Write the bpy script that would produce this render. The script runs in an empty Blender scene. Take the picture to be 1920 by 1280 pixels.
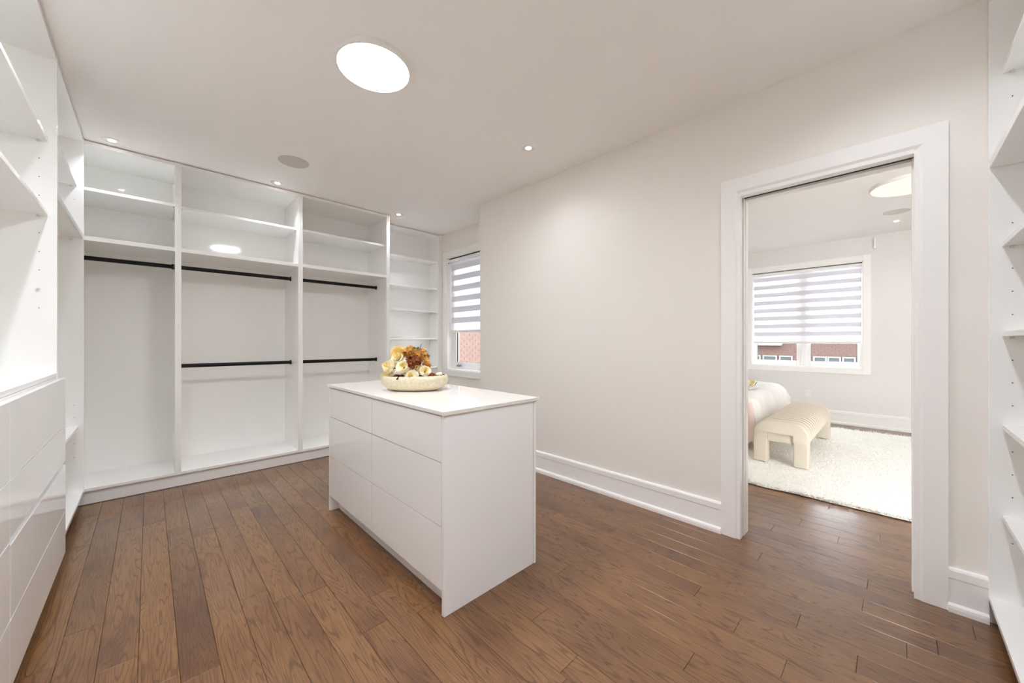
import bpy, bmesh, math, random
from mathutils import Vector, Matrix
import numpy as np

sc = bpy.context.scene
COL = sc.collection
random.seed(7)
PI = math.pi

# ------------------------------------------------------------------ camera
CAM_H = 1.24
T = 0.9714
N = math.hypot(1, T)
cam_d = bpy.data.cameras.new('camera')
cam = bpy.data.objects.new('camera', cam_d)
COL.objects.link(cam)
cam_d.sensor_width = 36
cam_d.lens = 36 * 700 / 1920
cam_d.clip_start = 0.02
cam_d.clip_end = 200
cam.location = (0, 0, CAM_H)
cam.rotation_euler = (PI / 2, 0, -math.atan(T))
sc.camera = cam

# ------------------------------------------------------------------ light, sky, exposure
SKY = 7.2
LAMP = 36.0          # disc lamp in the dressing room
LAMP2 = 10.0
SPOT = 10.0
SPOT_ROOM = 32.0   # unseen downlights added for brightness beside and behind the camera
EXPO = 1.13
w = bpy.data.worlds.new('sky')
sc.world = w
w.use_nodes = True
nt = w.node_tree
bg = nt.nodes['Background']
tc = nt.nodes.new('ShaderNodeTexCoord')
sx = nt.nodes.new('ShaderNodeSeparateXYZ')
rp = nt.nodes.new('ShaderNodeValToRGB')
rp.color_ramp.elements[0].position = 0.45
rp.color_ramp.elements[0].color = (0.78, 0.78, 0.80, 1)
rp.color_ramp.elements[1].position = 0.75
rp.color_ramp.elements[1].color = (0.90, 0.95, 1.0, 1)
mr = nt.nodes.new('ShaderNodeMapRange')
mr.inputs['From Min'].default_value = -1
nt.links.new(tc.outputs['Generated'], sx.inputs[0])
nt.links.new(sx.outputs['Z'], mr.inputs['Value'])
nt.links.new(mr.outputs[0], rp.inputs[0])
nt.links.new(rp.outputs[0], bg.inputs['Color'])
bg.inputs['Strength'].default_value = SKY

sc.view_settings.view_transform = 'Standard'
sc.view_settings.look = 'None'
sc.view_settings.gamma = 1
sc.view_settings.use_curve_mapping = False
sc.view_settings.exposure = EXPO
sc.cycles.max_bounces = 16
sc.cycles.diffuse_bounces = 12
sc.cycles.glossy_bounces = 5
sc.cycles.transparent_max_bounces = 12
sc.cycles.sample_clamp_indirect = 6
sc.cycles.caustics_reflective = False
sc.cycles.caustics_refractive = False

# ------------------------------------------------------------------ materials
def lin(c):
    return tuple(((v / 255) / 12.92 if v / 255 <= 0.04045 else ((v / 255 + 0.055) / 1.055) ** 2.4) for v in c) + (1,)

def mat(name, rgb, rough=0.5, spec=0.5, metal=0.0, bump=0.0, bscale=60, emit=0, vary=0.0, coat=0.0, sub=0.0):
    m = bpy.data.materials.new(name)
    m.use_nodes = True
    n = m.node_tree
    p = n.nodes['Principled BSDF']
    c = lin(rgb)
    p.inputs['Base Color'].default_value = c
    p.inputs['Roughness'].default_value = rough
    p.inputs['Specular IOR Level'].default_value = spec
    p.inputs['Metallic'].default_value = metal
    p.inputs['Coat Weight'].default_value = coat
    if sub:
        p.inputs['Subsurface Weight'].default_value = sub
        p.inputs['Subsurface Radius'].default_value = (0.02, 0.02, 0.02)
    if emit:
        p.inputs['Emission Color'].default_value = c
        p.inputs['Emission Strength'].default_value = emit
    if bump or vary:
        g = n.nodes.new('ShaderNodeNewGeometry')
        t = n.nodes.new('ShaderNodeTexNoise')
        t.inputs['Scale'].default_value = bscale
        t.inputs['Detail'].default_value = 3
        n.links.new(g.outputs['Position'], t.inputs['Vector'])
        if bump:
            b = n.nodes.new('ShaderNodeBump')
            b.inputs['Strength'].default_value = bump
            b.inputs['Distance'].default_value = 0.01
            n.links.new(t.outputs['Fac'], b.inputs['Height'])
            n.links.new(b.outputs['Normal'], p.inputs['Normal'])
        if vary:
            mx = n.nodes.new('ShaderNodeMix')
            mx.data_type = 'RGBA'
            mx.inputs['A'].default_value = tuple(v * (1 - vary) for v in c[:3]) + (1,)
            mx.inputs['B'].default_value = tuple(min(1, v * (1 + vary)) for v in c[:3]) + (1,)
            n.links.new(t.outputs['Fac'], mx.inputs['Factor'])
            n.links.new(mx.outputs['Result'], p.inputs['Base Color'])
    return m

M = {}
M['wall'] = mat('wall_paint', (240, 236, 230), 0.55, 0.3, bump=0.04, bscale=180)
M['ceiling'] = mat('ceiling_paint', (247, 244, 241), 0.7, 0.2, bump=0.04, bscale=180)
M['bwall'] = mat('bedroom_paint', (230, 228, 226), 0.6, 0.3, bump=0.04, bscale=180)
M['bceil'] = mat('bedroom_ceiling_paint', (236, 235, 233), 0.7, 0.2)
M['trim'] = mat('trim_enamel', (247, 246, 244), 0.3, 0.4, bump=0.01, bscale=40)
M['lam'] = mat('gloss_white_laminate', (245, 245, 243), 0.07, 0.5, bump=0.004, bscale=8)
M['edge'] = mat('shelf_edge_band', (240, 239, 235), 0.25, 0.5)
M['front'] = mat('gloss_white_lacquer', (244, 244, 243), 0.06, 0.5, bump=0.004, bscale=6)
M['side'] = mat('satin_white_panel', (243, 244, 244), 0.3, 0.4)
M['quartz'] = mat('white_quartz', (232, 230, 224), 0.06, 0.5, vary=0.015, bscale=90)
M['kick'] = mat('kick_board', (242, 242, 241), 0.4, 0.4)
M['dark'] = mat('shadow_gap_black', (26, 22, 20), 0.8, 0.1)  # near-black paints shade into gaps, slots and toe recesses
M['black'] = mat('black_metal', (10, 10, 11), 0.45, 0.3)
M['gasket_gap_shade'] = mat('gasket_gap_shade_brown', (60, 56, 52), 0.9, 0.1)  # window gaskets, and shade painted into the island gaps
M['pin'] = mat('clear_shelf_pin', (222, 220, 217), 0.2, 0.5)
M['vinyl'] = mat('white_vinyl', (240, 240, 240), 0.35, 0.4)
M['grille'] = mat('speaker_mesh', (212, 208, 204), 0.7, 0.2, bump=0.3, bscale=900)
M['plastic'] = mat('white_plastic', (236, 234, 232), 0.4, 0.4)
M['chrome'] = mat('brushed_metal', (170, 170, 172), 0.3, 0.5, metal=0.9)
M['stone'] = mat('cream_travertine', (221, 210, 182), 0.45, 0.4, bump=0.25, bscale=60, vary=0.22)
M['petal'] = mat('ivory_petal', (250, 243, 218), 0.6, 0.2, sub=0.2)
M['petal_heart'] = mat('yellow_petal', (246, 233, 178), 0.6, 0.2, sub=0.2)
M['pampas'] = mat('pale_yellow_plume', (246, 228, 158), 0.8, 0.1, sub=0.2)
M['amber'] = mat('amber_dried_petal', (204, 152, 78), 0.7, 0.2, vary=0.45, bscale=90)
M['rust'] = mat('rust_dried_petal', (140, 76, 42), 0.7, 0.2, vary=0.5, bscale=90)
M['leaf'] = mat('dark_dried_leaf', (66, 36, 34), 0.6, 0.2, vary=0.3, bscale=60)
M['green'] = mat('olive_leaf', (120, 122, 30), 0.6, 0.2)
M['bench'] = mat('cream_boucle', (222, 213, 197), 0.9, 0.1, bump=0.25, bscale=260)
M['groove_shade'] = mat('groove_shade_tan', (150, 132, 114), 0.9, 0.05)  # darker tan for the painted shade along the bench grooves
M['core_shade'] = mat('core_shade_brown', (118, 100, 84), 0.95, 0.05)  # core colour darkened to paint the shade between channels
M['duvet'] = mat('white_duvet_cotton', (240, 237, 233), 0.85, 0.1, bump=0.2, bscale=14)
M['skirt'] = mat('blush_cotton', (236, 218, 208), 0.85, 0.1, bump=0.15, bscale=14)
M['rug'] = mat('ivory_wool', (247, 246, 241), 0.95, 0.05, bump=0.6, bscale=70, vary=0.04)
M['book'] = mat('pale_cover', (220, 222, 218), 0.5, 0.3)
M['brick'] = mat('red_brick', (82, 64, 59), 0.85, 0.1, vary=0.2, bscale=14)
M['mortar'] = mat('mortar', (122, 114, 108), 0.9, 0.1)
M['roof'] = mat('roof_shingle', (90, 86, 84), 0.9, 0.1)
M['nglass'] = mat('dim_window_glass', (62, 66, 66), 0.5, 0.05)
M['nframe'] = mat('neighbour_window_frame', (118, 120, 120), 0.6, 0.2)
M['ground'] = mat('lawn_and_paving', (150, 148, 142), 0.9, 0.1, vary=0.15, bscale=2)

def lamp_mat(name, rgb, s):
    m = bpy.data.materials.new(name)
    m.use_nodes = True
    n = m.node_tree
    n.nodes.clear()
    e = n.nodes.new('ShaderNodeEmission')
    e.inputs['Color'].default_value = lin(rgb)
    e.inputs['Strength'].default_value = s
    o = n.nodes.new('ShaderNodeOutputMaterial')
    n.links.new(e.outputs[0], o.inputs[0])
    return m
M['lamp'] = lamp_mat('lamp_diffuser', (246, 248, 252), LAMP)
M['lamp2'] = lamp_mat('bedroom_lamp_diffuser', (255, 255, 226), 0.55)
M['pot'] = lamp_mat('downlight_lens', (255, 246, 234), 25)

def glass_mat():
    m = bpy.data.materials.new('clear_pane')
    m.use_nodes = True
    n = m.node_tree
    n.nodes.clear()
    t = n.nodes.new('ShaderNodeBsdfTransparent')
    t.inputs[0].default_value = (0.95, 0.97, 0.97, 1)
    g = n.nodes.new('ShaderNodeBsdfGlossy')
    g.inputs['Roughness'].default_value = 0.02
    f = n.nodes.new('ShaderNodeFresnel')
    f.inputs[0].default_value = 1.45
    mx = n.nodes.new('ShaderNodeMixShader')
    o = n.nodes.new('ShaderNodeOutputMaterial')
    gm = n.nodes.new('ShaderNodeNewGeometry')
    inv = n.nodes.new('ShaderNodeMath'); inv.operation = 'SUBTRACT'; inv.inputs[0].default_value = 1.0
    n.links.new(gm.outputs['Backfacing'], inv.inputs[1])
    fm = n.nodes.new('ShaderNodeMath'); fm.operation = 'MULTIPLY'
    n.links.new(f.outputs[0], fm.inputs[0]); n.links.new(inv.outputs[0], fm.inputs[1])
    n.links.new(fm.outputs[0], mx.inputs[0])
    n.links.new(t.outputs[0], mx.inputs[1])
    n.links.new(g.outputs[0], mx.inputs[2])
    n.links.new(mx.outputs[0], o.inputs[0])
    return m
M['glass'] = glass_mat()

def fabric_mat(name, rgb, trans, see):
    m = bpy.data.materials.new(name)
    m.use_nodes = True
    n = m.node_tree
    n.nodes.clear()
    d = n.nodes.new('ShaderNodeBsdfDiffuse')
    d.inputs[0].default_value = lin(rgb)
    t = n.nodes.new('ShaderNodeBsdfTranslucent')
    t.inputs[0].default_value = lin(rgb)
    a = n.nodes.new('ShaderNodeMixShader')
    a.inputs[0].default_value = trans
    tr = n.nodes.new('ShaderNodeBsdfTransparent')
    b = n.nodes.new('ShaderNodeMixShader')
    b.inputs[0].default_value = see
    o = n.nodes.new('ShaderNodeOutputMaterial')
    n.links.new(d.outputs[0], a.inputs[1])
    n.links.new(t.outputs[0], a.inputs[2])
    n.links.new(a.outputs[0], b.inputs[1])
    n.links.new(tr.outputs[0], b.inputs[2])
    n.links.new(b.outputs[0], o.inputs[0])
    return m
M['band'] = fabric_mat('woven_band', (236, 236, 242), 0.15, 0.0)
M['sheer'] = fabric_mat('sheer_mesh', (250, 250, 253), 0.40, 0.02)

def wood_mat():
    m = bpy.data.materials.new('oak_plank')
    m.use_nodes = True
    n = m.node_tree
    L = n.links.new
    p = n.nodes['Principled BSDF']
    g = n.nodes.new('ShaderNodeNewGeometry')
    oi = n.nodes.new('ShaderNodeObjectInfo')
    mul = n.nodes.new('ShaderNodeMath'); mul.operation = 'MULTIPLY'
    mul.inputs[1].default_value = 61.7
    L(oi.outputs['Random'], mul.inputs[0])
    cmb = n.nodes.new('ShaderNodeCombineXYZ')
    L(mul.outputs[0], cmb.inputs[0]); L(mul.outputs[0], cmb.inputs[1])
    add = n.nodes.new('ShaderNodeVectorMath'); add.operation = 'ADD'
    L(g.outputs['Position'], add.inputs[0]); L(cmb.outputs[0], add.inputs[1])
    def noise(sx_, sy_, detail, rough=0.5, dist=0.0):
        mp = n.nodes.new('ShaderNodeMapping')
        mp.inputs['Scale'].default_value = (sx_, sy_, 1)
        L(add.outputs[0], mp.inputs['Vector'])
        t = n.nodes.new('ShaderNodeTexNoise')
        t.inputs['Scale'].default_value = 1
        t.inputs['Detail'].default_value = detail
        t.inputs['Roughness'].default_value = rough
        t.inputs['Distortion'].default_value = dist
        L(mp.outputs[0], t.inputs['Vector'])
        return t.outputs['Fac']
    def ramp(src, *st):
        r = n.nodes.new('ShaderNodeValToRGB')
        e = r.color_ramp.elements
        while len(e) < len(st): e.new(0.5)
        for k, (pos, c) in enumerate(st):
            e[k].position = pos
            e[k].color = c if isinstance(c, tuple) else (c, c, c, 1)
        L(src, r.inputs[0])
        return r.outputs[0]
    contour = noise(9.5, 0.85, 2.2, 0.45, 0.3)
    k = n.nodes.new('ShaderNodeMath'); k.operation = 'MULTIPLY'; k.inputs[1].default_value = 150
    L(contour, k.inputs[0])
    s = n.nodes.new('ShaderNodeMath'); s.operation = 'SINE'; L(k.outputs[0], s.inputs[0])
    rings = ramp(s.outputs[0], (0.0, 1.0), (0.55, 1.0), (0.98, 0.0))      # 1 = plain, 0 = dark ring
    pores = ramp(noise(230, 7, 2.5, 0.6), (0.36, 0.0), (0.52, 1.0))
    blot = noise(3.5, 1.3, 3, 0.6)
    dark = ramp(noise(9, 3.4, 1.5, 0.5), (0.20, 0.0), (0.27, 1.0))
    base = ramp(oi.outputs['Random'], (0.0, lin((102, 69, 43))), (0.35, lin((123, 86, 53))),
                (0.7, lin((110, 75, 47))), (1.0, lin((130, 92, 56))))
    def mixc(f, a, b, mode='MIX'):
        x = n.nodes.new('ShaderNodeMix'); x.data_type = 'RGBA'; x.blend_type = mode
        if isinstance(f, float): x.inputs['Factor'].default_value = f
        else: L(f, x.inputs['Factor'])
        for nm, v in (('A', a), ('B', b)):
            if isinstance(v, tuple): x.inputs[nm].default_value = v
            else: L(v, x.inputs[nm])
        return x.outputs['Result']
    c = mixc(ramp(blot, (0.3, 0.0), (0.75, 0.55)), base, lin((152, 113, 71)))
    c = mixc(ramp(blot, (0.25, 0.5), (0.45, 0.0)), c, lin((78, 49, 36)))
    c = mixc(rings, mixc(0.5, c, lin((66, 40, 28))), c)
    c = mixc(pores, mixc(0.42, c, lin((66, 40, 30))), c)
    c = mixc(dark, mixc(0.6, c, lin((62, 38, 30))), c)
    L(c, p.inputs['Base Color'])
    hm = n.nodes.new('ShaderNodeMath'); hm.operation = 'MULTIPLY'
    L(rings, hm.inputs[0]); L(pores, hm.inputs[1])
    b = n.nodes.new('ShaderNodeBump')
    b.inputs['Strength'].default_value = 0.35
    b.inputs['Distance'].default_value = 0.0012
    L(hm.outputs[0], b.inputs['Height'])
    L(b.outputs['Normal'], p.inputs['Normal'])
    p.inputs['Roughness'].default_value = 0.36
    p.inputs['Coat Weight'].default_value = 0.7
    p.inputs['Coat Roughness'].default_value = 0.2
    p.inputs['Coat IOR'].default_value = 1.5
    p.inputs['Specular IOR Level'].default_value = 0.25
    return m
M['wood'] = wood_mat()
M['seam'] = mat('subfloor_brown', (84, 60, 44), 0.9, 0.1)  # brown sub-floor seen through the plank joints

# ------------------------------------------------------------------ mesh helpers (all coordinates are world metres)
WP = {}

class MB:
    def __init__(s):
        s.v = []; s.f = []; s.sm = []
    def add(s, v, f, smooth=False):
        o = len(s.v)
        s.v += [tuple(q) for q in v]
        s.f += [tuple(i + o for i in q) for q in f]
        s.sm += [smooth] * len(f)
        return s
    def box(s, x0, x1, y0, y1, z0, z1):
        v = [(x0, y0, z0), (x1, y0, z0), (x1, y1, z0), (x0, y1, z0), (x0, y0, z1), (x1, y0, z1), (x1, y1, z1), (x0, y1, z1)]
        return s.add(v, [(0, 3, 2, 1), (4, 5, 6, 7), (0, 1, 5, 4), (1, 2, 6, 5), (2, 3, 7, 6), (3, 0, 4, 7)])
    def lathe(s, cx, cy, prof, n=48, rx=1.0, ry=1.0, ang=0.0, smooth=True, cap=True):
        ca, sa = math.cos(ang), math.sin(ang)
        v = []
        for r, z in prof:
            for k in range(n):
                a = 2 * PI * k / n
                x, y = r * rx * math.cos(a), r * ry * math.sin(a)
                v.append((cx + x * ca - y * sa, cy + x * sa + y * ca, z))
        f = []
        for j in range(len(prof) - 1):
            for k in range(n):
                a, b = j * n + k, j * n + (k + 1) % n
                f.append((a, b, b + n, a + n))
        s.add(v, f, smooth)
        if cap:
            o = len(s.v) - len(v)
            s.f.append(tuple(o + k for k in range(n))[::-1]); s.sm.append(False)
            s.f.append(tuple(o + (len(prof) - 1) * n + k for k in range(n))); s.sm.append(False)
        return s
    def tube(s, a, b, r, n=14, rz=None):
        a, b = Vector(a), Vector(b)
        d = (b - a).normalized()
        u = d.orthogonal().normalized()
        if abs(d.z) < 0.9:
            u = Vector((0, 0, 1)).cross(d).normalized()
        v_ = d.cross(u)
        rz = rz or r
        v = []
        for p in (a, b):
            for k in range(n):
                t = 2 * PI * k / n
                v.append(p + u * r * math.cos(t) + v_ * rz * math.sin(t))
        f = [(k, (k + 1) % n, n + (k + 1) % n, n + k) for k in range(n)]
        s.add(v, f, True)
        o = len(s.v) - 2 * n
        s.f.append(tuple(o + k for k in range(n))[::-1]); s.sm.append(False)
        s.f.append(tuple(o + n + k for k in range(n))); s.sm.append(False)
        return s
    def prism(s, pts, axis, a, b):
        """pts: 2-D outline; extruded along axis ('x': pts are y,z; 'y': pts are x,z)."""
        n = len(pts)
        v = []
        for t in (a, b):
            for p, q in pts:
                v.append((t, p, q) if axis == 'x' else (p, t, q))
        f = [(k, (k + 1) % n, n + (k + 1) % n, n + k) for k in range(n)]
        f += [tuple(range(n))[::-1], tuple(range(n, 2 * n))]
        return s.add(v, f)

def bevel(o, w_, seg=1):
    m = o.modifiers.new('bevel', 'BEVEL')
    m.width = w_; m.segments = seg; m.limit_method = 'ANGLE'; m.angle_limit = 0.7
    return o

def place(o, parent, origin):
    origin = Vector(origin)
    WP[o.name] = origin
    if parent is not None:
        o.parent = parent
        o.location = origin - WP[parent.name]
    else:
        o.location = origin

def build(name, mb, material, parent=None, bev=0.0, seg=1, fix=True):
    vs = np.array(mb.v, dtype=float)
    lo, hi = vs.min(0), vs.max(0)
    org = ((lo[0] + hi[0]) / 2, (lo[1] + hi[1]) / 2, lo[2])
    me = bpy.data.meshes.new(name)
    me.from_pydata([tuple(q) for q in (vs - np.array(org))], [], mb.f)
    me.polygons.foreach_set('use_smooth', mb.sm)
    me.update()
    if fix:
        bm = bmesh.new(); bm.from_mesh(me)
        bmesh.ops.recalc_face_normals(bm, faces=bm.faces)
        bm.to_mesh(me); bm.free()
    if fix and any(mb.sm): me.set_sharp_from_angle(angle=0.85)
    me.materials.append(M[material] if isinstance(material, str) else material)
    o = bpy.data.objects.new(name, me)
    COL.objects.link(o)
    place(o, parent, org)
    if bev: bevel(o, bev, seg)
    return o

def empty(name, loc, label=None, cat=None, group=None, kind=None):
    o = bpy.data.objects.new(name, None)
    o.empty_display_size = 0.1
    COL.objects.link(o)
    place(o, None, loc)
    if label: o['label'] = label
    if cat: o['category'] = cat
    if group: o['group'] = group
    if kind: o['kind'] = kind
    return o

def tag(o, label=None, cat=None, group=None, kind=None):
    if label: o['label'] = label
    if cat: o['category'] = cat
    if group: o['group'] = group
    if kind: o['kind'] = kind
    return o

def B(name, x0, x1, y0, y1, z0, z1, material, parent=None, bev=0.0):
    return build(name, MB().box(x0, x1, y0, y1, z0, z1), material, parent, bev)

def struct(o):
    o['kind'] = 'structure'
    return o

def camdist(F, px, py):
    """world point at forward distance F in front of the camera position, seen at px, py (used as a measuring aid)."""
    r = (px - 960) / 700 * F
    return Vector((r / N + F * T / N, -T / N * r + F / N, CAM_H + (640 - py) / 700 * F))

# ------------------------------------------------------------------ room dimensions
H = 2.765
XW = 2.666            # door wall face
XB = 2.800            # door wall, bedroom face
XN = 3.03             # window alcove wall face
YB = 4.80             # wall behind the wardrobes
XL = -0.94            # left wall
YS = -0.87            # wall behind the right cabinet
DY0, DY1, DZ = -0.060, 0.680, 2.150      # clear doorway
BX = 7.44             # bedroom far wall
BYN, BYS = 3.12, -1.9

# ceiling and walls
struct(B('ceiling', XL - 0.1, XB + 0.0, YS - 0.1, BYN + 0.13, H, H + 0.12, 'ceiling'))
c2 = struct(B('ceiling_alcove', XL - 0.1, XN + 0.12, BYN + 0.13, YB + 0.12, H, H + 0.12, 'ceiling')); c2.name = 'ceiling.001'
c3 = struct(B('ceiling_bedroom', XB, BX + 0.2, BYS - 0.1, BYN + 0.13, H, H + 0.12, 'bceil')); c3.name = 'ceiling.002'

struct(B('wall_west', XL - 0.1, XL, YS, YB, 0, H, 'wall'))
struct(B('wall_north', XL - 0.1, XN + 0.12, YB, YB + 0.12, 0, H, 'wall'))
struct(B('wall_south', XL - 0.1, XW, YS - 0.1, YS, 0, H, 'wall'))

mb = MB()
ro0, ro1, roz = DY0 - 0.02, DY1 + 0.02, DZ + 0.02
mb.box(XW, XB, YS - 0.1, ro0, 0, H)
mb.box(XW, XB, ro1, 3.26, 0, H)
mb.box(XW, XB, ro0, ro1, roz, H)
struct(build('wall_east', mb, 'wall'))
mb = MB().box(XB, XN + 0.12, BYN, 3.26, 0, H)
struct(build('wall_return', mb, 'wall'))
# alcove window wall with its opening
WY0, WY1, WZ0, WZ1 = 3.46, 4.43, 0.845, 2.415
mb = MB()
mb.box(XN, XN + 0.12, 3.26, WY0, 0, H); mb.box(XN, XN + 0.12, WY1, YB, 0, H)
mb.box(XN, XN + 0.12, WY0, WY1, 0, WZ0); mb.box(XN, XN + 0.12, WY0, WY1, WZ1, H)
struct(build('wall_alcove', mb, 'wall'))
# bedroom shell
VY0, VY1, VZ0, VZ1 = 0.335, 1.735, 0.845, 2.41
mb = MB()
mb.box(BX, BX + 0.2, BYS, VY0, 0, H); mb.box(BX, BX + 0.2, VY1, BYN, 0, H)
mb.box(BX, BX + 0.2, VY0, VY1, 0, VZ0); mb.box(BX, BX + 0.2, VY0, VY1, VZ1, H)
struct(build('wall_bedroom_east', mb, 'bwall'))
struct(B('wall_bedroom_north', XN + 0.12, BX + 0.2, BYN, BYN + 0.13, 0, H, 'bwall'))
struct(B('wall_bedroom_south', XB, BX + 0.2, BYS - 0.1, BYS, 0, H, 'bwall'))

# ------------------------------------------------------------------ floor of planks
floor = struct(B('floor', XL - 0.1, BX + 0.2, BYS - 0.1, YB + 0.12, -0.12, -0.014, 'seam'))
PX0, PW = -0.258, 0.1135
joints = {}
for x, y in [(2.187, 1.289), (1.955, .687), (2.523, .548), (1.84, .484), (2.065, .3025), (2.395, .11), (1.726, .297),
             (1.95, .106), (2.284, -.116), (2.518, -.231), (2.997, .574), (3.213, .458), (3.61, .35), (1.16, .877),
             (-.29, 2.24), (-.08, 2.08), (-.19, 2.438), (.036, 2.245), (-.28, 3.98), (.395, 3.66), (.5, 2.06),
             (.276, 1.66), (.055, 1.864)]:
    joints.setdefault(int(math.floor((x - PX0) / PW)), []).append(y)
rnd = random.Random(11)

def plank(x0, x1, y0, y1):
    g = 0.0005; b = 0.0011; zt = rnd.uniform(-0.0004, 0.0)
    xa, xb, ya, yb = x0 + g, x1 - g, y0 + g, y1 - g
    v = [(xa, ya, -0.014), (xb, ya, -0.014), (xb, yb, -0.014), (xa, yb, -0.014),
         (xa, ya, zt - b), (xb, ya, zt - b), (xb, yb, zt - b), (xa, yb, zt - b),
         (xa + b, ya + b, zt), (xb - b, ya + b, zt), (xb - b, yb - b, zt), (xa + b, yb - b, zt)]
    f = [(0, 1, 5, 4), (1, 2, 6, 5), (2, 3, 7, 6), (3, 0, 4, 7), (4, 5, 9, 8), (5, 6, 10, 9), (6, 7, 11, 10), (7, 4, 8, 11), (8, 9, 10, 11)]
    build('plank', MB().add(v, f), 'wood', floor)

def column(k, ya, yb):
    x0 = PX0 + k * PW; x1 = x0 + PW
    js = sorted(j for j in joints.get(k, []) if ya < j < yb)
    cuts = [ya]
    if not js:
        y = ya + rnd.uniform(0.4, 1.5)
    else:
        y = js[0]
        while y - 1.5 > ya: y -= rnd.uniform(1.15, 1.5)
    pend = [j for j in js]
    while y < yb - 0.2:
        nxt = [j for j in pend if j >= y - 1e-6]
        if nxt and nxt[0] - y < 0.45: y = nxt[0]
        if y > cuts[-1] + 0.15: cuts.append(y)
        pend = [j for j in pend if j > y + 1e-6]
        y += rnd.uniform(1.15, 1.6)
        if pend and y > pend[0]: y = pend[0]
    cuts.append(yb)
    for a, b in zip(cuts, cuts[1:]): plank(x0, x1, a, b)

kL, kR = -2, int((XW - PX0) / PW)
for k in range(kL, kR + 1): column(k, -0.6, 4.36)
for k in range(kR + 1, 37): column(k, -0.9, 2.6)
x37 = PX0 + 37 * PW
x64 = PX0 + 64 * PW
for k in range(64, 68): column(k, -0.9, 1.5)
# boards no one can tell apart from here (under the rug, the bed and the cabinets) stay one piece
mb = MB()
mb.box(x37, x64 - 0.001, BYS, BYN, -0.014, -0.0006)
mb.box(PX0 + 64 * PW, BX, 1.501, BYN, -0.014, -0.0006); mb.box(PX0 + 64 * PW, BX, BYS, -0.901, -0.014, -0.0006)
mb.box(PX0 + (kR + 1) * PW, x37 - 0.001, 2.601, BYN, -0.014, -0.0006); mb.box(PX0 + (kR + 1) * PW, x37 - 0.001, BYS, -0.901, -0.014, -0.0006)
mb.box(XL, PX0 - 2 * PW - 0.001, YS, YB, -0.014, -0.0006)
mb.box(PX0 - 2 * PW, 2.8, 4.361, YB, -0.014, -0.0006); mb.box(PX0 - 2 * PW, 2.8, YS, -0.601, -0.014, -0.0006)
mb.box(2.8, XN, 3.26, YB, -0.014, -0.0006)
build('plank_field', mb, 'wood', floor)['kind'] = 'stuff'

# ------------------------------------------------------------------ baseboards (profile: depth, height)
PROF = [(0, 0), (0.030, 0), (0.030, 0.018), (0.027, 0.030), (0.018, 0.036), (0.014, 0.038), (0.014, 0.148), (0.018, 0.152), (0.018, 0.186), (0.014, 0.194), (0.006, 0.198), (0, 0.198)]
def baseboard(name, axis, face, sgn, a, b, m='trim'):
    pts = [(face + sgn * d, z) for d, z in PROF]
    return struct(build(name, MB().prism(pts, 'y' if axis == 'y' else 'x', a, b), m))
baseboard('baseboard_east', 'y', XW, -1, 0.788, 3.26)
o = baseboard('baseboard_east', 'y', XW, -1, -0.285, -0.166)
baseboard('baseboard_alcove', 'y', XN, -1, 3.26, 4.55)
baseboard('baseboard_bedroom_east', 'y', BX, -1, BYS, BYN)
baseboard('baseboard_bedroom_north', 'x', BYN, -1, XN + 0.12, BX)

# ------------------------------------------------------------------ doorway (pocket door frame, both rooms)
door = empty('door_1', (XW, (DY0 + DY1) / 2, 0), kind='structure')
cw, ct = 0.100, 0.020
def casing_prof(inner, outer, sgn, z0=None):
    return None
# side casings: flat face with a wide inner chamfer
XF = XW - ct
for y_in, sg in ((DY1 + 0.008, 1), (DY0 - 0.008, -1)):
    yo = y_in + sg * cw
    pts = [(XW, y_in), (XF + 0.011, y_in), (XF, y_in + sg * 0.020), (XF, yo), (XW, yo)]
    v = []
    zt_in, zt_out = DZ + 0.014, DZ + 0.014 + cw
    for z in (0, 1):
        for x, y in pts:
            t = (y - y_in) / (yo - y_in)
            v.append((x, y, 0 if z == 0 else zt_in + (zt_out - zt_in) * t))
    n = 5
    f = [(k, (k + 1) % n, n + (k + 1) % n, n + k) for k in range(n)] + [tuple(range(n))[::-1], tuple(range(n, 2 * n))]
    build('casing', MB().add(v, f), 'trim', door)
pts = [(XW, DZ + 0.014), (XF + 0.011, DZ + 0.014), (XF, DZ + 0.034), (XF, DZ + 0.014 + cw), (XW, DZ + 0.014 + cw)]
v = []
for e in (0, 1):
    for x, z in pts:
        t = (z - DZ - 0.014) / cw
        y = (DY1 + 0.008 + cw * t) if e else (DY0 - 0.008 - cw * t)
        v.append((x, y, z))
build('head_casing', MB().add(v, f), 'trim', door)
# jambs: left side is split around the pocket, the right side is solid with a small stop
B('jamb', XF + 0.006, XW + 0.030, DY1, DY1 + 0.02, 0, DZ + 0.012, 'trim', door)
B('jamb', XW + 0.052, XW + 0.082, DY1 - 0.002, DY1 + 0.02, 0, DZ + 0.012, 'trim', door)
B('jamb', XW + 0.088, XB + 0.012, DY1 - 0.004, DY1 + 0.02, 0, DZ + 0.004, 'trim', door)
B('jamb', XF + 0.006, XB + 0.012, DY0 - 0.02, DY0, 0, DZ + 0.012, 'trim', door)
B('jamb_stop', XW + 0.05, XB + 0.006, DY0, DY0 + 0.006, 0, DZ, 'trim', door)
B('head_jamb', XF + 0.006, XW + 0.040, DY0, DY1, DZ, DZ + 0.02, 'trim', door)
B('head_jamb', XW + 0.080, XB + 0.012, DY0, DY1, DZ - 0.006, DZ + 0.02, 'trim', door)
B('door_track', XW + 0.042, XW + 0.078, DY0, DY1, DZ + 0.006, DZ + 0.02, 'black', door)
B('pocket_slot', XW + 0.030, XW + 0.052, DY1 + 0.012, DY1 + 0.02, 0, DZ, 'dark', door)
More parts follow.
